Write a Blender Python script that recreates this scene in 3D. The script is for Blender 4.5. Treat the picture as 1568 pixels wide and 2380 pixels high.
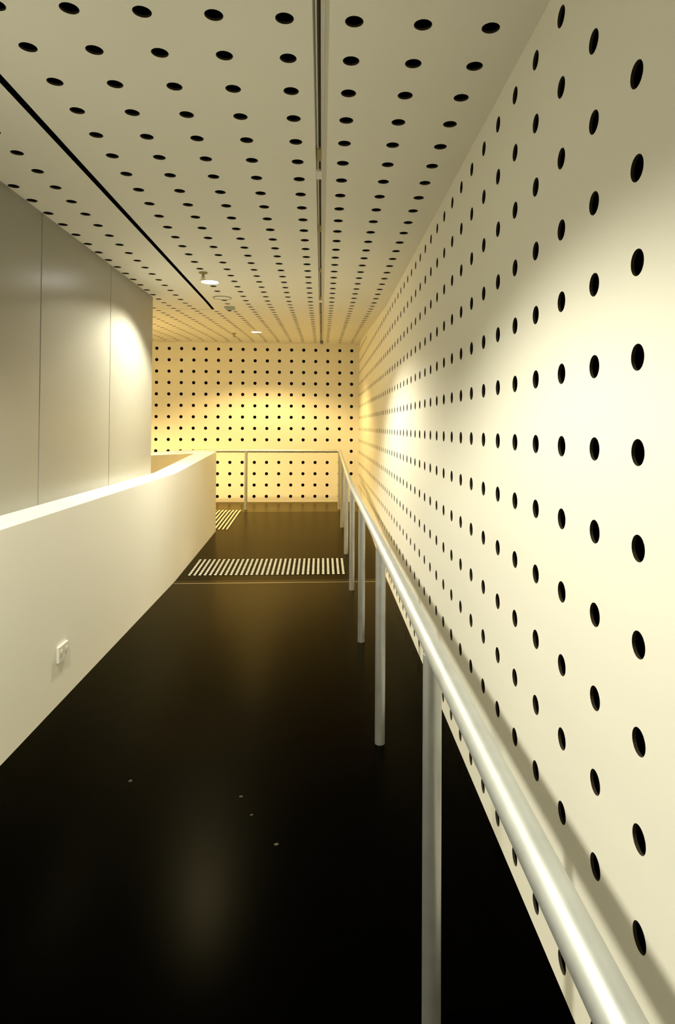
import bpy, bmesh, math
from mathutils import Vector, Matrix

for o in list(bpy.data.objects):
    bpy.data.objects.remove(o)
scene = bpy.context.scene
COL = scene.collection
S = 0.2            # metres per survey unit (vertical pitch of the perforations = 0.2 m)
EYE = 1.5324       # eye height in metres; survey coordinates are measured from the eye

def V(x, y, z):
    return Vector((x * S, y * S, z * S + EYE))

# ------------------------------------------------------------------ camera
cam = bpy.data.cameras.new('camera')
camo = bpy.data.objects.new('camera', cam)
COL.objects.link(camo)
scene.camera = camo
yaw, pitch, roll = 0.06602963844772014, 0.019253356645108435, -0.00509808438754175
cyw, syw, cpt, spt, crl, srl = math.cos(yaw), math.sin(yaw), math.cos(pitch), math.sin(pitch), math.cos(roll), math.sin(roll)
R0 = Vector((cyw, -syw, 0)); B0 = Vector((syw, cyw, 0)); Z0 = Vector((0, 0, 1))
D = B0 * cpt + Z0 * spt
U0 = -B0 * spt + Z0 * cpt
R = R0 * crl - U0 * srl
U = R0 * srl + U0 * crl
M = Matrix.Identity(4)
for i in range(3):
    M[i][0] = R[i]; M[i][1] = U[i]; M[i][2] = -D[i]
M[0][3], M[1][3], M[2][3] = 0, 0, EYE
camo.matrix_world = M
cam.sensor_fit = 'VERTICAL'
cam.sensor_height = 36.0
cam.sensor_width = 36.0 * 1568 / 2380
cam.lens = 1490.0883623405698 / 2380 * 36.0
cam.shift_x = (784 - 846.1026) / 2380
cam.shift_y = (962.0761 - 1190) / 2380
cam.clip_start = 0.01
cam.clip_end = 100

# ------------------------------------------------------------------ world, exposure, light levels
w = bpy.data.worlds.new('world'); scene.world = w
w.use_nodes = True
w.node_tree.nodes['Background'].inputs[0].default_value = (0, 0, 0, 1)
w.node_tree.nodes['Background'].inputs[1].default_value = 0.0
scene.view_settings.view_transform = 'Standard'
scene.view_settings.look = 'None'
scene.view_settings.gamma = 1.0
scene.view_settings.exposure = 2.9
scene.view_settings.use_curve_mapping = False
scene.cycles.max_bounces = 12
scene.cycles.diffuse_bounces = 8
scene.cycles.glossy_bounces = 6

LAMP_CUTOFF = 2 * 68.5        # full cone of the recessed downlights, degrees
LAMPS = [  # X, Y, watts, colour
    (-4.89, -12.4, 52, (1.0, 0.965, 0.77)),
    (-4.89, 7.9, 50, (1.0, 0.965, 0.77)),
    (-4.89, 28.16, 60, (1.0, 0.95, 0.74)),
    (-4.93, 48.44, 52, (1.0, 0.69, 0.25)),
    (-17.0, 42.3, 115, (1.0, 0.69, 0.25)),
]

# ------------------------------------------------------------------ helpers
def setp(o, label=None, cat=None, group=None, kind=None):
    if label: o['label'] = label
    if cat: o['category'] = cat
    if group: o['group'] = group
    if kind: o['kind'] = kind
    return o

def empty(name, loc, label, cat, group=None, rot=(0, 0, 0)):
    o = bpy.data.objects.new(name, None)
    COL.objects.link(o)
    o.empty_display_size = 0.05
    o.location = loc
    o.rotation_euler = rot
    return setp(o, label, cat, group)

def mesh_obj(name, verts, faces, mats, parent=None, smooth=False, fm=None):
    me = bpy.data.meshes.new(name)
    me.from_pydata([tuple(v) for v in verts], [], faces)
    for m in (mats if isinstance(mats, (list, tuple)) else [mats]):
        me.materials.append(m)
    if fm:
        me.polygons.foreach_set('material_index', fm)
    if smooth:
        me.polygons.foreach_set('use_smooth', [True] * len(me.polygons))
    me.update()
    o = bpy.data.objects.new(name, me)
    COL.objects.link(o)
    if parent: o.parent = parent
    return o

def bm_obj(name, bm, mats, parent=None, smooth_angle=None):
    me = bpy.data.meshes.new(name)
    bmesh.ops.recalc_face_normals(bm, faces=bm.faces)
    if smooth_angle is not None:
        for f in bm.faces: f.smooth = True
        for e in bm.edges:
            if len(e.link_faces) == 2 and e.calc_face_angle(0) > smooth_angle:
                e.smooth = False
    bm.to_mesh(me); bm.free()
    for m in (mats if isinstance(mats, (list, tuple)) else [mats]):
        me.materials.append(m)
    o = bpy.data.objects.new(name, me)
    COL.objects.link(o)
    if parent: o.parent = parent
    return o

def add_prism(bm, pts, mat=0):
    """hexahedron from 8 points: bottom ring of 4 then top ring of 4"""
    v = [bm.verts.new(p) for p in pts]
    for q in ((3, 2, 1, 0), (4, 5, 6, 7), (0, 1, 5, 4), (1, 2, 6, 5), (2, 3, 7, 6), (3, 0, 4, 7)):
        f = bm.faces.new([v[i] for i in q]); f.material_index = mat

def add_box(bm, a, b, mat=0):
    x0, y0, z0 = a; x1, y1, z1 = b
    add_prism(bm, [(x0, y0, z0), (x1, y0, z0), (x1, y1, z0), (x0, y1, z0),
                   (x0, y0, z1), (x1, y0, z1), (x1, y1, z1), (x0, y1, z1)], mat)

def add_tube(bm, pts, r, n=28, caps=True):
    """round tube swept along a polyline with mitred corners"""
    pts = [Vector(p) for p in pts]
    rings = []
    for i, p in enumerate(pts):
        if i == 0: t = (pts[1] - p).normalized()
        elif i == len(pts) - 1: t = (p - pts[i - 1]).normalized()
        else: t = ((p - pts[i - 1]).normalized() + (pts[i + 1] - p).normalized()).normalized()
        up = Vector((0, 0, 1)) if abs(t.z) < 0.9 else Vector((0, 1, 0))
        s = t.cross(up).normalized(); u2 = s.cross(t).normalized()
        if 0 < i < len(pts) - 1:
            k = 1 / max(0.3, t.dot((pts[i + 1] - p).normalized()))
        else: k = 1
        ring = []
        # stretch in the plane of the bend
        bend = ((pts[i + 1] - p).normalized() - (p - pts[i - 1]).normalized()) if 0 < i < len(pts) - 1 else Vector((0, 0, 0))
        bd = bend.normalized() if bend.length > 1e-6 else None
        for j in range(n):
            a = 2 * math.pi * j / n
            off = (s * math.cos(a) + u2 * math.sin(a)) * r
            if bd is not None:
                off = off + bd * (off.dot(bd) * (k - 1))
            ring.append(bm.verts.new(p + off))
        rings.append(ring)
    for a, b in zip(rings, rings[1:]):
        for j in range(n):
            bm.faces.new((a[j], a[(j + 1) % n], b[(j + 1) % n], b[j]))
    if caps:
        bm.faces.new(rings[0]); bm.faces.new(list(reversed(rings[-1])))

def add_lathe(bm, prof, n=40, c=(0, 0, 0), mat=0):
    """profile of (radius, z) turned about the z axis"""
    rings = []
    for r, z in prof:
        if r < 1e-6: rings.append([bm.verts.new((c[0], c[1], c[2] + z))])
        else: rings.append([bm.verts.new((c[0] + r * math.cos(2 * math.pi * j / n), c[1] + r * math.sin(2 * math.pi * j / n), c[2] + z)) for j in range(n)])
    for a, b in zip(rings, rings[1:]):
        for j in range(n):
            k = (j + 1) % n
            if len(a) == 1 and len(b) == 1: continue
            if len(a) == 1: f = bm.faces.new((a[0], b[j], b[k]))
            elif len(b) == 1: f = bm.faces.new((a[j], a[k], b[0]))
            else: f = bm.faces.new((a[j], a[k], b[k], b[j]))
            f.material_index = mat

# ------------------------------------------------------------------ materials
def mat(name, col, rough=0.5, metal=0.0, spec=0.5, noise=None, bump=None, emit=None):
    m = bpy.data.materials.new(name); m.use_nodes = True
    nt = m.node_tree; b = nt.nodes['Principled BSDF']
    b.inputs['Base Color'].default_value = (*col, 1)
    b.inputs['Roughness'].default_value = rough
    b.inputs['Metallic'].default_value = metal
    b.inputs['Specular IOR Level'].default_value = spec
    tc = nt.nodes.new('ShaderNodeTexCoord')
    if noise:
        scale, amt, kind, rough_amt, stretch = noise
        mp = nt.nodes.new('ShaderNodeMapping'); mp.inputs['Scale'].default_value = stretch
        nz = nt.nodes.new('ShaderNodeTexNoise'); nz.inputs['Scale'].default_value = scale
        nz.inputs['Detail'].default_value = 5
        nt.links.new(tc.outputs['Object'], mp.inputs[0]); nt.links.new(mp.outputs[0], nz.inputs[0])
        mix = nt.nodes.new('ShaderNodeMix'); mix.data_type = 'RGBA'
        lo = tuple(c * (1 - amt) for c in col); hi = tuple(min(1, c * (1 + amt)) for c in col)
        mix.inputs[6].default_value = (*lo, 1); mix.inputs[7].default_value = (*hi, 1)
        nt.links.new(nz.outputs[0], mix.inputs[0]); nt.links.new(mix.outputs[2], b.inputs['Base Color'])
        if rough_amt:
            mr = nt.nodes.new('ShaderNodeMapRange')
            mr.inputs['To Min'].default_value = rough - rough_amt; mr.inputs['To Max'].default_value = rough + rough_amt
            nt.links.new(nz.outputs[0], mr.inputs['Value']); nt.links.new(mr.outputs[0], b.inputs['Roughness'])
    if bump:
        bs, bd = bump
        n2 = nt.nodes.new('ShaderNodeTexNoise'); n2.inputs['Scale'].default_value = bs; n2.inputs['Detail'].default_value = 3
        nt.links.new(tc.outputs['Object'], n2.inputs[0])
        bp = nt.nodes.new('ShaderNodeBump'); bp.inputs['Strength'].default_value = bd; bp.inputs['Distance'].default_value = 0.002
        nt.links.new(n2.outputs[0], bp.inputs['Height']); nt.links.new(bp.outputs[0], b.inputs['Normal'])
    if emit:
        b.inputs['Emission Color'].default_value = (*emit[0], 1); b.inputs['Emission Strength'].default_value = emit[1]
    return m

M_WALL = mat('painted_board', (0.86, 0.84, 0.76), 0.75, spec=0.2)
M_CEIL = mat('painted_ceiling', (0.86, 0.84, 0.76), 0.8, spec=0.15)
M_PARA = mat('painted_parapet', (0.84, 0.82, 0.75), 0.7, spec=0.2)
M_VOID = mat('black_void', (0.004, 0.004, 0.004), 0.9, spec=0.0)
M_CONC = mat('smooth_concrete', (0.295, 0.29, 0.255), 0.30, spec=0.5, noise=(0.7, 0.06, 'n', 0, (1, 0.6, 1.2)))
M_FLOOR = mat('dark_polished_floor', (0.0004, 0.00035, 0.0003), 0.40, spec=0.04, noise=(0.8, 0.3, 'n', 0.03, (1, 1, 1)))
def low_sheen(m, amount, power, rough, tint):
    # dark sealed rubber floor: almost no reflection looking down, a warm gloss at glancing angles
    nt = m.node_tree; b = nt.nodes['Principled BSDF']; out = nt.nodes['Material Output']
    b.inputs['Specular IOR Level'].default_value = 0.0
    lw = nt.nodes.new('ShaderNodeLayerWeight'); lw.inputs['Blend'].default_value = 0.5
    pw = nt.nodes.new('ShaderNodeMath'); pw.operation = 'POWER'; pw.inputs[1].default_value = power
    mu = nt.nodes.new('ShaderNodeMath'); mu.operation = 'MULTIPLY'; mu.inputs[1].default_value = amount
    gl = nt.nodes.new('ShaderNodeBsdfGlossy'); gl.inputs['Roughness'].default_value = rough
    gl.inputs['Color'].default_value = (*tint, 1)
    mx = nt.nodes.new('ShaderNodeMixShader')
    nt.links.new(lw.outputs['Facing'], pw.inputs[0]); nt.links.new(pw.outputs[0], mu.inputs[0])
    nt.links.new(mu.outputs[0], mx.inputs[0]); nt.links.new(b.outputs[0], mx.inputs[1]); nt.links.new(gl.outputs[0], mx.inputs[2])
    nt.links.new(mx.outputs[0], out.inputs['Surface'])
low_sheen(M_FLOOR, 0.85, 8.1, 0.25, (1.0, 0.85, 0.48))
M_STEEL = mat('galvanised_steel', (0.56, 0.585, 0.59), 0.50, metal=0.8, noise=(14, 0.14, 'n', 0.05, (1, 1, 1)), bump=(40, 0.05))
M_EDGE = mat('board_core', (0.05, 0.04, 0.025), 0.8, spec=0.1)
M_POST = mat('shaded_galvanised_steel', (0.47, 0.48, 0.47), 0.42, metal=0.8, noise=(16, 0.12, 'n', 0.06, (1, 1, 1)), bump=(40, 0.05))  # same steel as the rail, its colour darkened for shade on the posts
M_STRIP = mat('seam_metal', (0.30, 0.25, 0.14), 0.4, metal=0.7)
M_STUD = mat('tactile_stud', (0.80, 0.74, 0.60), 0.45, spec=0.5)
M_MAT = mat('tactile_base', (0.0005, 0.0004, 0.0003), 0.40, spec=0.04)
low_sheen(M_MAT, 0.5, 8.5, 0.3, (1.0, 0.84, 0.42))
M_TRACK = mat('track_white', (0.62, 0.60, 0.52), 0.5)
M_TRACKD = mat('track_inside', (0.10, 0.09, 0.06), 0.6)
M_TRACKB = mat('track_tan', (0.30, 0.24, 0.09), 0.6)
M_PLAST = mat('white_plastic', (0.82, 0.80, 0.74), 0.35)
M_GREEN = mat('green_grey_plastic', (0.40, 0.45, 0.36), 0.3)
M_DARK = mat('dark_plastic', (0.02, 0.02, 0.02), 0.5)
M_BRASS = mat('sprinkler_metal', (0.35, 0.31, 0.22), 0.35, metal=0.8)
M_LAMP = mat('lamp_diffuser', (0.9, 0.9, 0.9), 0.5, emit=((1.0, 0.97, 0.93), 5.0))
M_SCRAP = mat('paper_scrap', (0.06, 0.05, 0.03), 0.8)

# ------------------------------------------------------------------ survey dimensions (units of 0.2 m)
PX = 1.0703868
XR = 3.3012
YE = 57.27
ZF = -7.6621
HC = 6.2485
YF, YF2 = 32.28, 50.75        # floor ramp from / to
ZL = ZF + 0.05 * (YF2 - YF)   # landing level
YC, YC2 = 32.79, 54.2         # ceiling slope from / to
HR = 0.143                    # hole radius
TH = 0.04                    # board thickness
YB, XL = -22.0, -20.0         # back of the hall, far left
XC = -8.25                    # face of the concrete wall
YCE = 31.76

def zfloor(y): return ZF + 0.05 * (min(max(y, YF), YF2) - YF)
def zceil(y): return HC + 0.05 * (min(max(y, YC), YC2) - YC)

def perf(name, fmap, cells, mats, r=HR, t=TH, n=28, extra=None):
    """perforated board: cells are (u0,u1,v0,v1,hole centre or None); fmap(u,v,w) -> world, w = depth into the board"""
    verts, faces, fm = [], [], []
    for (u0, u1, v0, v1, c) in cells:
        if c is None:
            b = len(verts)
            verts += [fmap(u0, v0, 0), fmap(u1, v0, 0), fmap(u1, v1, 0), fmap(u0, v1, 0)]
            faces.append((b, b + 1, b + 2, b + 3)); fm.append(0)
            continue
        uc, vc = c
        ang = [(2 * math.pi * k / n) for k in range(n)]
        for (cu, cv) in ((u0, v0), (u1, v0), (u1, v1), (u0, v1)):
            a = math.atan2(cv - vc, cu - uc) % (2 * math.pi)
            # move the nearest regular angle onto the corner
            k = min(range(len(ang)), key=lambda q: abs((ang[q] - a + math.pi) % (2 * math.pi) - math.pi))
            ang[k] = a
        ang.sort()
        m = len(ang); b = len(verts)
        for a in ang:
            ca, sa = math.cos(a), math.sin(a)
            ku = (u1 - uc) / ca if ca > 1e-9 else ((u0 - uc) / ca if ca < -1e-9 else 1e9)
            kv = (v1 - vc) / sa if sa > 1e-9 else ((v0 - vc) / sa if sa < -1e-9 else 1e9)
            k = min(ku, kv)
            verts.append(fmap(uc + k * ca, vc + k * sa, 0))
        for a in ang: verts.append(fmap(uc + r * math.cos(a), vc + r * math.sin(a), 0))
        for a in ang: verts.append(fmap(uc + r * math.cos(a), vc + r * math.sin(a), t))
        for i in range(m):
            j = (i + 1) % m
            faces.append((b + i, b + j, b + m + j, b + m + i)); fm.append(0)
            faces.append((b + m + i, b + m + j, b + 2 * m + j, b + 2 * m + i)); fm.append(2)
    if extra:
        for quad, mi in extra:
            b = len(verts); verts += quad; faces.append((b, b + 1, b + 2, b + 3)); fm.append(mi)
    o = mesh_obj(name, verts, faces, mats, fm=fm)
    setp(o, kind='structure')
    return o

# ------------------------------------------------------------------ right wall
cells = []
YH0 = 6.514 + PX * -14
edgesY = [YH0 - PX / 2 + PX * i for i in range(200) if YH0 - PX / 2 + PX * i < YE - 0.05]
ztop_row = 5.7393
rows = [ztop_row + 1 - j for j in range(0, 15)]     # z of hole rows, first one only where the hall is higher
cells.append((YB, edgesY[0], ZF - 0.3, rows[0] + 0.95, None))
for i, y0 in enumerate(edgesY):
    y1 = y0 + PX; yc = y0 + PX / 2
    if y1 > YE: y1 = YE
    hole_ok = yc + HR + 0.1 < YE
    for j, zr in enumerate(rows):
        z0, z1 = zr - 0.5, zr + 0.5
        if j == 0: z1 = rows[0] + 0.95
        if j == len(rows) - 1: z0 = ZF - 0.3
        ok = hole_ok and zr - HR - 0.12 > zfloor(yc) and zr + HR + 0.1 < zceil(yc)
        cells.append((y0, y1, z0, z1, (yc, zr) if ok else None))
fr = lambda u, v, w_: V(XR + w_, u, v)
ex = [([V(XR + 0.4, YB, ZF - 0.3), V(XR + 0.4, YE, ZF - 0.3), V(XR + 0.4, YE, rows[0] + 0.95), V(XR + 0.4, YB, rows[0] + 0.95)], 1)]
perf('wall_right', fr, cells, [M_WALL, M_VOID, M_EDGE], extra=ex)

# ------------------------------------------------------------------ end wall
cells = []
XH0 = 2.64
k = 0
u_edges = [XR]
while XH0 + PX / 2 - PX * k > XL:
    u_edges.append(XH0 + PX / 2 - PX * k); k += 1
u_edges.append(XL)
for a, b in zip(u_edges, u_edges[1:]):
    full = abs((a - b) - PX) < 1e-6
    for j, zr in enumerate(rows):
        z0, z1 = zr - 0.5, zr + 0.5
        if j == 0: z1 = rows[0] + 0.95
        if j == len(rows) - 1: z0 = ZF - 0.3
        uc = (a + b) / 2
        ok = full and zr - HR - 0.12 > ZL
        cells.append((b, a, z0, z1, (uc, zr + 0.02) if ok else None))
fe = lambda u, v, w_: V(u, YE + w_, v)
ex = [([V(XL, YE + 0.4, ZF - 0.3), V(XR, YE + 0.4, ZF - 0.3), V(XR, YE + 0.4, rows[0] + 0.95), V(XL, YE + 0.4, rows[0] + 0.95)], 1)]
perf('wall_end', fe, cells, [M_WALL, M_VOID, M_EDGE], extra=ex)

# ------------------------------------------------------------------ ceiling
TR0, TR1 = -0.187, 0.077                 # lighting track recess
SL0, SL1, SLY = -5.91, -5.755, 35.66    # dark slot
YJ0 = 9.7775
yed = [YJ0 + PX * (j - 0.5) for j in range(-16, 200)]
yed = [y for y in yed if y < YE - 0.02]
ys = [YB] + yed + [YE]
LAMP_XY = [(a, b) for a, b, _, _ in LAMPS]
SKIP = [(-4.89, 26.9), (-4.89, 31.19)]
fc = lambda u, v, w_: V(u, v, zceil(v) + w_)
cells = []; ex = []
cols = [2.60196 - PX * k for k in range(0, 22)]
def slot_x(y): return -0.17 * max(0.0, min(1.0, (y - YC) / (SLY - YC)))
def slanted(a, b, y0, y1):
    y2 = min(y1, SLY)
    s0, s1 = slot_x(y0), slot_x(y2)
    ex.append(([fc(a, y0, 0), fc(SL0 + s0, y0, 0), fc(SL0 + s1, y2, 0), fc(a, y2, 0)], 0))
    ex.append(([fc(SL1 + s0, y0, 0), fc(b, y0, 0), fc(b, y2, 0), fc(SL1 + s1, y2, 0)], 0))
    if y2 < y1: ex.append(([fc(a, y2, 0), fc(b, y2, 0), fc(b, y1, 0), fc(a, y1, 0)], 0))
def cells_row(y0, y1, holes):
    yc = (y0 + y1) / 2
    for k, xc in enumerate(cols):
        a = xc - PX / 2; b = xc + PX / 2
        if k == 0: b = XR
        if k == len(cols) - 1: a = XL
        segs = [(a, b)]
        def cut(segs, lo, hi):
            out = []
            for s, e in segs:
                if hi <= s or lo >= e: out.append((s, e)); continue
                if lo > s: out.append((s, lo))
                if hi < e: out.append((hi, e))
            return out
        segs = cut(segs, TR0, TR1)
        if k == 8 and YC - 0.01 < y0 < SLY:
            slanted(a, b, y0, y1); continue
        if y0 < SLY - 0.01: segs = cut(segs, SL0, SL1)
        for s, e in segs:
            inside = s < xc - HR - 0.02 and e > xc + HR + 0.02
            ok = holes and inside and not any(math.hypot(xc - lx, yc - ly) < 0.42 + HR for lx, ly in LAMP_XY) \
                and not any(math.hypot(xc - lx, yc - ly) < 0.3 for lx, ly in SKIP) and abs(y1 - y0 - PX) < 1e-6
            cells.append((s, e, y0, y1, (xc, yc) if ok else None))
for y0, y1 in zip(ys, ys[1:]):
    if y0 < SLY < y1:
        # the slot ends inside this row
        cells_row(y0, y1, True)
    else:
        cells_row(y0, y1, abs(y1 - y0 - PX) < 1e-6)
fc = lambda u, v, w_: V(u, v, zceil(v) + w_)
T2 = 0.10
ycuts = [YB, YC, SLY]
for xs in (SL0, SL1):
    for a, b in zip(ycuts, ycuts[1:]):
        sa, sb = slot_x(a), slot_x(b)
        ex.append(([fc(xs + sa, a, 0), fc(xs + sb, b, 0), fc(xs + sb, b, T2), fc(xs + sa, a, T2)], 1))
ex.append(([fc(SL0 - 0.17, SLY, 0), fc(SL1 - 0.17, SLY, 0), fc(SL1 - 0.17, SLY, T2), fc(SL0 - 0.17, SLY, T2)], 1))
for a, b in ((YB, YC), (YC, YC2), (YC2, YE)):
    ex.append(([fc(XL, a, 0.4), fc(XR, a, 0.4), fc(XR, b, 0.4), fc(XL, b, 0.4)], 1))
ceil = perf('ceiling', fc, cells, [M_CEIL, M_VOID, M_EDGE], extra=ex)
# fine board joint running left from the end of the slot
bm = bmesh.new()
zz = zceil(SLY)
add_prism(bm, [V(-19.9, SLY - 0.02, zz - 0.004), V(SL0 - 0.17, SLY - 0.02, zz - 0.004), V(SL0 - 0.17, SLY + 0.02, zz - 0.002), V(-19.9, SLY + 0.02, zz - 0.002),
               V(-19.9, SLY - 0.02, zz + 0.02), V(SL0 - 0.17, SLY - 0.02, zz + 0.02), V(SL0 - 0.17, SLY + 0.02, zz + 0.02), V(-19.9, SLY + 0.02, zz + 0.02)])
o = bm_obj('trim_2', bm, M_TRACKB); setp(o, kind='structure')

# ------------------------------------------------------------------ floor: hall, ramp, landing
bm = bmesh.new()
prof = [(YB, ZF), (YF, ZF), (YF2, ZL), (YE, ZL)]
for (ya, za), (yb, zb) in zip(prof, prof[1:]):
    add_prism(bm, [V(XL, ya, za - 1), V(XR + 0.4, ya, za - 1), V(XR + 0.4, yb, zb - 1), V(XL, yb, zb - 1),
                   V(XL, ya, za), V(XR + 0.4, ya, za), V(XR + 0.4, yb, zb), V(XL, yb, zb)])
bmesh.ops.remove_doubles(bm, verts=bm.verts, dist=1e-5)
inner = [f for f in bm.faces if False]
o = bm_obj('floor', bm, M_FLOOR); setp(o, kind='structure')
# thin metal seam across the foot of the ramp
bm = bmesh.new()
add_box(bm, V(-7.1, 31.66, ZF - 0.02), V(XR, 31.74, ZF + 0.004))
o = bm_obj('trim_1', bm, M_STRIP); setp(o, kind='structure')

# ------------------------------------------------------------------ concrete wall with panel joints
bm = bmesh.new()
joints = [YCE]
while joints[-1] > YB: joints.append(joints[-1] - 6.2)
g = 0.018
for a, b in zip(joints, joints[1:]):
    hi, lo = a - (g if a != YCE else 0), max(b, YB) + g
    bb = bmesh.new()
    add_box(bb, V(XC - 0.9, lo, ZF - 0.2), V(XC, hi, HC - 0.001))
    bmesh.ops.bevel(bb, geom=[e for e in bb.edges], offset=0.003, segments=1, affect='EDGES')
    me = bpy.data.meshes.new('tmp'); bb.to_mesh(me); bb.free(); bm.from_mesh(me); bpy.data.meshes.remove(me)
add_box(bm, V(XC - 0.85, YB, ZF - 0.2), V(XC - 0.06, YCE - 0.06, HC - 0.01), 1)
o = bm_obj('wall_left', bm, [M_CONC, M_TRACKD]); setp(o, kind='structure')

# plain walls that close the hall behind and to the far left
def slab(name, a, b, m):
    bm = bmesh.new(); add_box(bm, a, b)
    o = bm_obj(name, bm, m); setp(o, kind='structure'); return o
slab('wall_back', V(XC - 0.9, YB - 0.5, ZF - 0.3), V(XR + 0.4, YB, HC + 0.4), M_WALL)
slab('wall_far_left', V(XL - 0.5, 24.0, ZF - 0.3), V(XL, YE, 7.8), M_WALL)
slab('wall_recess', V(XL, 23.5, ZF - 0.3), V(XC - 0.9, 24.0, HC + 0.4), M_WALL)

# ------------------------------------------------------------------ parapet with return, following the ramp
XP0, XP1, YP = -7.15, -7.05, 43.7
TPZ = -2.35
def ptop(y): return TPZ + 0.0526 * max(0, y - 32.28)
bm = bmesh.new()
secs = [(YB, XP0), (32.28, XP0), (42.6, XP1 - 0.01), (YP, XP1)]
rings = []
for y, x in secs:
    rings.append([bm.verts.new(V(x, y, zfloor(y) - 0.2)), bm.verts.new(V(x, y, ptop(y))),
                  bm.verts.new(V(XC, y, ptop(y))), bm.verts.new(V(XC, y, zfloor(y) - 0.2))])
for a, b in zip(rings, rings[1:]):
    for j in range(4):
        if a is rings[2] and j == 2: continue          # opening where the return joins
        bm.faces.new((a[j], b[j], b[(j + 1) % 4], a[(j + 1) % 4]))
bm.faces.new(rings[0]); bm.faces.new(list(reversed(rings[-1])))
xe = -16.0; ze = ptop(YP) - 0.45
fa = [bm.verts.new(V(xe, 42.6, zfloor(42.6) - 0.2)), bm.verts.new(V(xe, 42.6, ze)), bm.verts.new(V(xe, YP, ze)), bm.verts.new(V(xe, YP, zfloor(42.6) - 0.2))]
ra, rb = rings[2], rings[3]
bm.faces.new((ra[3], ra[2], fa[1], fa[0])); bm.faces.new((ra[2], rb[2], fa[2], fa[1]))
bm.faces.new((rb[2], rb[3], fa[3], fa[2])); bm.faces.new((rb[3], ra[3], fa[0], fa[3])); bm.faces.new(fa)
o = bm_obj('wall_parapet', bm, M_PARA)
setp(o, kind='structure')
bv = o.modifiers.new('bevel', 'BEVEL'); bv.width = 0.003; bv.segments = 2; bv.limit_method = 'ANGLE'

# ------------------------------------------------------------------ lighting track in the ceiling
tr = empty('lighting_track', V(-0.06, 9, HC), 'long slim recessed white lighting track running down the perforated ceiling to the end wall', 'lighting track')
tr_o = Vector(V(-0.06, 9, HC))
def tv(x, y, dz): return V(x, y, zceil(y) + dz) - tr_o
YT = 55.0
cutsY = [YB + 1, YC, YC2, YT]
def extrude_profile(name, prof, ya_yb, m, parent, closed=True):
    bm = bmesh.new(); rings = []
    for y in ya_yb: rings.append([bm.verts.new(tv(x, y, z)) for x, z in prof])
    n = len(prof)
    for a, b in zip(rings, rings[1:]):
        for j in range(n): bm.faces.new((a[j], a[(j + 1) % n], b[(j + 1) % n], b[j]))
    bm.faces.new(rings[0]); bm.faces.new(list(reversed(rings[-1])))
    return bm_obj(name, bm, m, parent)
# housing: shadow groove, rib, deep channel, stepped flange
prof = [(TR0, 0.0), (TR0, 0.16), (TR1, 0.16), (TR1, 0.0), (0.010, 0.0), (0.010, -0.008), (-0.055, -0.012), (-0.055, 0.13), (-0.115, 0.13), (-0.115, -0.008), (-0.140, -0.008), (-0.140, 0.05), (TR0 + 0.012, 0.05), (TR0 + 0.012, 0.0)]
extrude_profile('housing', prof, cutsY, M_TRACK, tr)
extrude_profile('conductor_channel', [(-0.112, 0.07), (-0.058, 0.07), (-0.058, 0.125), (-0.112, 0.125)], cutsY, M_TRACKD, tr)
for y in (14.35, 19.86, 25.3, 30.8, 36.3, 41.8, 47.3):
    bm = bmesh.new()
    add_prism(bm, [tv(-0.150, y, -0.030), tv(-0.045, y, -0.030), tv(-0.05, y + 0.62, -0.030), tv(-0.145, y + 0.62, -0.030),
                   tv(-0.150, y, 0.06), tv(-0.045, y, 0.06), tv(-0.05, y + 0.62, 0.06), tv(-0.145, y + 0.62, 0.06)])
    c = bm_obj('track_adapter', bm, M_TRACKB, tr); c['label'] = 'tan adapter block in the track'
for y in (15.62, 31.8):
    bm = bmesh.new()
    add_prism(bm, [tv(-0.175, y, -0.020), tv(-0.035, y, -0.020), tv(-0.035, y + 0.5, -0.020), tv(-0.175, y + 0.5, -0.020),
                   tv(-0.175, y, 0.06), tv(-0.035, y, 0.06), tv(-0.035, y + 0.5, 0.06), tv(-0.175, y + 0.5, 0.06)])
    c = bm_obj('track_coupler', bm, M_PLAST, tr); c['label'] = 'white coupler joining two lengths of track'

# ------------------------------------------------------------------ downlights
LBL = ['round recessed downlight in the ceiling behind the viewer',
       'round recessed downlight in the ceiling above the near end of the parapet',
       'nearer and larger of the two glowing round downlights, beside a sprinkler head',
       'farther and smaller glowing round downlight, close to the end wall',
       'round recessed downlight hidden behind the end of the concrete wall']
for i, (lx, ly, watts, colr) in enumerate(LAMPS):
    sl = math.atan(0.05) if YC < ly < YC2 else 0.0
    root = empty('downlight', V(lx, ly, zceil(ly)), LBL[i], 'downlight', 'recessed ceiling downlights', (sl, 0, 0))
    r = 0.42 * S
    bm = bmesh.new()
    add_lathe(bm, [(r * 0.86, 0.004), (r * 0.88, -0.004), (r, -0.004), (r * 1.02, -0.001), (r * 1.02, 0.006)], 48)
    bm_obj('trim_ring', bm, M_PLAST, root, 0.6)
    bm = bmesh.new()
    add_lathe(bm, [(0, -0.0012), (r * 0.87, -0.0012), (r * 0.87, 0.006), (0, 0.006)], 48)
    bm_obj('diffuser', bm, M_LAMP, root)['label'] = 'glowing white lens'
    L = bpy.data.lights.new('downlight_bulb', 'SPOT')
    L.energy = watts; L.color = colr
    L.spot_size = math.radians(LAMP_CUTOFF); L.spot_blend = 0.38
    L.shadow_soft_size = 0.06
    lo = bpy.data.objects.new('downlight_bulb', L); COL.objects.link(lo)
    lo.parent = root; lo.location = (0, 0, -0.012)
    if i == 2: lo.rotation_euler = (math.radians(-8), 0, 0)

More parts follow.
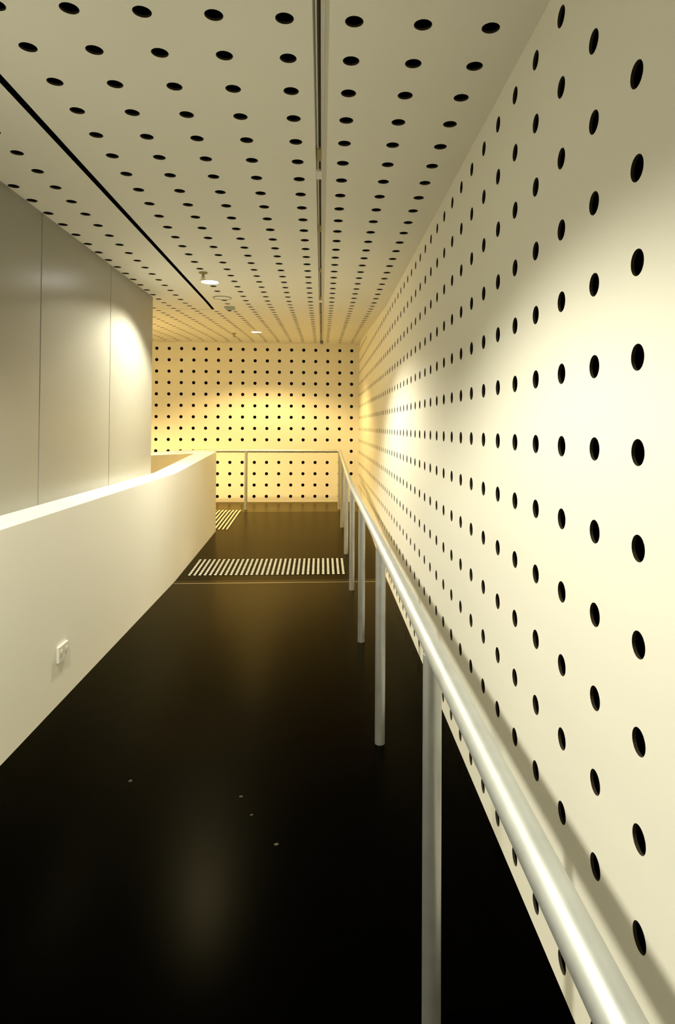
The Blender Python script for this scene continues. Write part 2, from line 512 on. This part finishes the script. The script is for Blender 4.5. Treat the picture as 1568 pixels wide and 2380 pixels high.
# ------------------------------------------------------------------ ceiling fittings
def sprinkler(x, y, label):
    root = empty('sprinkler_head', V(x, y, zceil(y)), label, 'sprinkler', 'ceiling sprinklers')
    bm = bmesh.new(); add_lathe(bm, [(0, -0.001), (0.036, -0.001), (0.034, -0.008), (0.016, -0.012), (0, -0.012)], 32)
    bm_obj('rosette', bm, M_TRACKB, root, 0.7)
    bm = bmesh.new()
    add_lathe(bm, [(0, -0.010), (0.011, -0.010), (0.011, -0.026), (0.007, -0.030), (0.007, -0.046), (0, -0.048)], 20)
    add_tube(bm, [(0.009, 0, -0.026), (0.016, 0, -0.038), (0.004, 0, -0.055)], 0.0022, 8)
    add_tube(bm, [(-0.009, 0, -0.026), (-0.016, 0, -0.038), (-0.004, 0, -0.055)], 0.0022, 8)
    bm_obj('nozzle', bm, M_BRASS, root, 0.7)
    bm = bmesh.new(); add_lathe(bm, [(0, -0.054), (0.022, -0.056), (0.023, -0.059), (0, -0.059)], 24)
    bm_obj('deflector', bm, M_BRASS, root, 0.7)
sprinkler(-4.87, 26.45, 'small sprinkler head hanging from the ceiling just above the nearer glowing downlight')
sprinkler(-6.74, 49.6, 'tiny dark sprinkler head on the yellow ceiling left of the farther downlight')

o = empty('ceiling_plate', V(-4.89, 31.62, HC), 'round white blank plate with a thin shadow line coloured around its edge on the ceiling beyond the nearer downlight', 'ceiling plate')
bm = bmesh.new(); add_lathe(bm, [(0, -0.003), (0.082, -0.003), (0.084, -0.0025), (0.084, 0.004), (0, 0.004)], 56)
bm_obj('cover', bm, M_CEIL, o, 0.5)
bm = bmesh.new(); add_lathe(bm, [(0.084, 0.0), (0.084, -0.0045), (0.089, -0.0045), (0.089, 0.0)], 56)  # dark ring stands for the shade on the plate's edge
bm_obj('shadow_rim', bm, M_TRACKD, o, 0.5)['label'] = 'thin shadow line painted around the plate'

yy = 34.5
o = empty('smoke_detector', V(-4.95, yy, zceil(yy)), 'greenish domed smoke detector on the ceiling between the two glowing downlights', 'smoke detector', None, (math.atan(0.05), 0, 0))
bm = bmesh.new(); add_lathe(bm, [(0, 0.004), (0.056, 0.004), (0.058, -0.012), (0.054, -0.016), (0, -0.016)], 40)
bm_obj('base', bm, M_GREEN, o, 0.5)
bm = bmesh.new(); add_lathe(bm, [(0.044, -0.016), (0.042, -0.026), (0.034, -0.034), (0.018, -0.038), (0, -0.039)], 40)
bm_obj('dome', bm, M_GREEN, o, 0.5)
bm = bmesh.new(); add_lathe(bm, [(0, -0.036), (0.020, -0.037), (0.020, -0.043), (0.012, -0.047), (0, -0.047)], 24)
bm_obj('sensor', bm, M_DARK, o, 0.5)['label'] = 'dark sensor tip'

# ------------------------------------------------------------------ handrail
RX, RZ0, RZ1, RR = 1.468, -2.90, -2.03, 0.123
YR = 52.15
def zrail(y):
    return RZ0 + (RZ1 - RZ0) * min(max((y - 32.5) / (YR - 1.0 - 32.5), 0), 1)
hr = empty('handrail', V(RX, 8.3, ZF), 'grey galvanised tube handrail on round posts along the perforated wall and across the landing', 'handrail')
ho = Vector(hr.location)
# rail path, with a small rounded turn at the landing corner
path = [V(RX, -7.0, RZ0), V(RX, 32.5, RZ0), V(RX, YR - 1.0, RZ1)]
cr = 0.22
for k in range(0, 7):
    a = math.radians(90 * k / 6)
    path.append(V(RX - cr + cr * math.cos(a), YR - cr + cr * math.sin(a), RZ1))
path += [V(-8.3, YR, RZ1), V(-10.9, YR, RZ1 - 0.07), V(-16.0, YR, RZ1 - 0.42)]
bm = bmesh.new(); add_tube(bm, [p - ho for p in path], RR * S, 40)
bm_obj('top_rail', bm, M_STEEL, hr, 0.8)
posts = [(1.45, y) for y in (-6.3, 1.0, 8.3, 15.6, 22.93, 30.15, 37.38, 44.8, YR)] + [(-6.05, YR), (-13.5, YR)]
for i, (x, y) in enumerate(posts):
    zb = zfloor(y); zt = zrail(y)
    if x < -8.3: zt = RZ1 - 0.24
    bm = bmesh.new()
    rp = 0.122 * S if i > 0 else 0.122 * S
    add_lathe(bm, [(0, -0.01), (rp, -0.01), (rp, (zt - zb) * S - 0.010), (0, (zt - zb) * S - 0.010)], 36, c=V(x, y, zb) - ho)
    bm_obj('post', bm, M_POST, hr, 0.8)

# ------------------------------------------------------------------ tactile paving strips
def tactile(x0, x1, nx, y0, y1, ny, label):
    xm, ym = (x0 + x1) / 2, y0
    org = V(xm, ym, zfloor(ym))
    root = empty('tactile_strip', org, label, 'tactile paving', 'tactile paving strips')
    def q(x, y, dz): return V(x, y, zfloor(y) + dz) - org
    bm = bmesh.new(); mg = 0.12
    ysec = [y0 - mg] + ([YF2] if y0 < YF2 < y1 else []) + [y1 + mg]
    for ya, yb in zip(ysec, ysec[1:]):
        add_prism(bm, [q(x0 - mg, ya, -0.01), q(x1 + mg, ya, -0.01), q(x1 + mg, yb, -0.01), q(x0 - mg, yb, -0.01),
                       q(x0 - mg, ya, 0.008), q(x1 + mg, ya, 0.008), q(x1 + mg, yb, 0.008), q(x0 - mg, yb, 0.008)])
    bm_obj('backing', bm, M_MAT, root)
    prof = [(0, 0.0055), (0.008, 0.0053), (0.0125, 0.0035), (0.0145, 0.0)]
    b0 = bmesh.new(); add_lathe(b0, [(r_, z_) for r_, z_ in prof], 16)
    for f in b0.faces: f.smooth = True
    bmesh.ops.recalc_face_normals(b0, faces=b0.faces)
    sm = bpy.data.meshes.new('stud'); b0.to_mesh(sm); b0.free(); sm.materials.append(M_STUD)
    spots = []
    for iy in range(ny):
        for ix in range(nx):
            x = x0 + (x1 - x0) * ix / (nx - 1); y = y0 + (y1 - y0) * iy / (ny - 1)
            spots.append((x, y))
    # those that show largest: nearest and in view
    vis = lambda p_: 0 if p_[0] > -7.15 * p_[1] / 43.7 else 1
    spots.sort(key=lambda p_: (vis(p_), p_[1]))
    for x, y in spots[:100]:
        o = bpy.data.objects.new('stud', sm); COL.objects.link(o)
        o.parent = root; o.location = q(x, y, 0.008)
    verts, faces = [], []
    for x, y in spots[100:]:
        b = len(verts); c = q(x, y, 0.008)
        verts += [c + v.co for v in sm.vertices]
        faces += [tuple(b + v for v in f.vertices) for f in sm.polygons]
    o = mesh_obj('stud', verts, faces, M_STUD, root, smooth=True); o['kind'] = 'stuff'
tactile(-6.66, 1.17, 31, 33.25, 36.2, 12, 'wide strip of pale tactile studs across the foot of the ramp between parapet and handrail')
tactile(-9.4, -6.40, 12, 44.3, 51.6, 29, 'strip of pale tactile studs running lengthwise past the far end of the parapet, mostly hidden')

# ------------------------------------------------------------------ power outlet on the parapet
ox, oy, oz = XP0, 18.38, -6.28
po = empty('power_outlet', V(ox, oy, oz), 'small white power outlet plate low on the parapet face', 'power outlet')
hw, hh, dd = 0.33 * S, 0.215 * S, 0.07 * S
bm = bmesh.new(); add_box(bm, (-0.001, -hw, -hh), (dd, hw, hh))
bmesh.ops.bevel(bm, geom=list(bm.edges), offset=0.002, segments=2, affect='EDGES')
bm_obj('plate', bm, M_PLAST, po)
for yy in (-0.035, 0.035):
    bm = bmesh.new(); add_box(bm, (dd - 0.001, yy - 0.006, 0.006), (dd + 0.005, yy + 0.006, 0.022))
    bmesh.ops.bevel(bm, geom=list(bm.edges), offset=0.0015, segments=2, affect='EDGES')
    bm_obj('switch', bm, M_PLAST, po)
    bm = bmesh.new()
    for dy, dz in ((-0.007, -0.012), (0.007, -0.012), (0, -0.024)):
        add_box(bm, (dd - 0.001, yy + dy - 0.001, dz - 0.004), (dd + 0.0006, yy + dy + 0.001, dz + 0.004))
    bm_obj('socket_slots', bm, M_DARK, po)['label'] = 'dark socket slots'

# ------------------------------------------------------------------ scraps of litter on the dark floor
import random
rnd = random.Random(4)
SC = [(-4.061, 14.257, 0.012, 'pale scrap lying on the dark floor nearest the parapet'),
      (-1.612, 13.523, 0.009, 'tiny scrap on the dark floor, upper one of the three in the middle'),
      (-1.331, 12.876, 0.007, 'tiny scrap on the dark floor, between the other two in the middle'),
      (-0.787, 11.961, 0.010, 'tiny curved scrap on the dark floor, nearest the viewer and the first post')]
for x, y, s, lb in SC:
    bm = bmesh.new()
    top = []; n = 9
    for j in range(n):
        a = 2 * math.pi * j / n; rr_ = s * (0.55 + 0.5 * rnd.random())
        top.append((rr_ * math.cos(a), rr_ * 0.8 * math.sin(a)))
    lo = [bm.verts.new((a, b, 0)) for a, b in top]; hi = [bm.verts.new((a * 0.9, b * 0.9, 0.0015 + 0.003 * rnd.random())) for a, b in top]
    bm.faces.new(list(reversed(lo))); bm.faces.new(hi)
    for j in range(n): bm.faces.new((lo[j], lo[(j + 1) % n], hi[(j + 1) % n], hi[j]))
    o = bm_obj('litter_scrap', bm, M_SCRAP); o.location = V(x, y, ZF)
    setp(o, lb, 'litter', 'scraps on the floor')
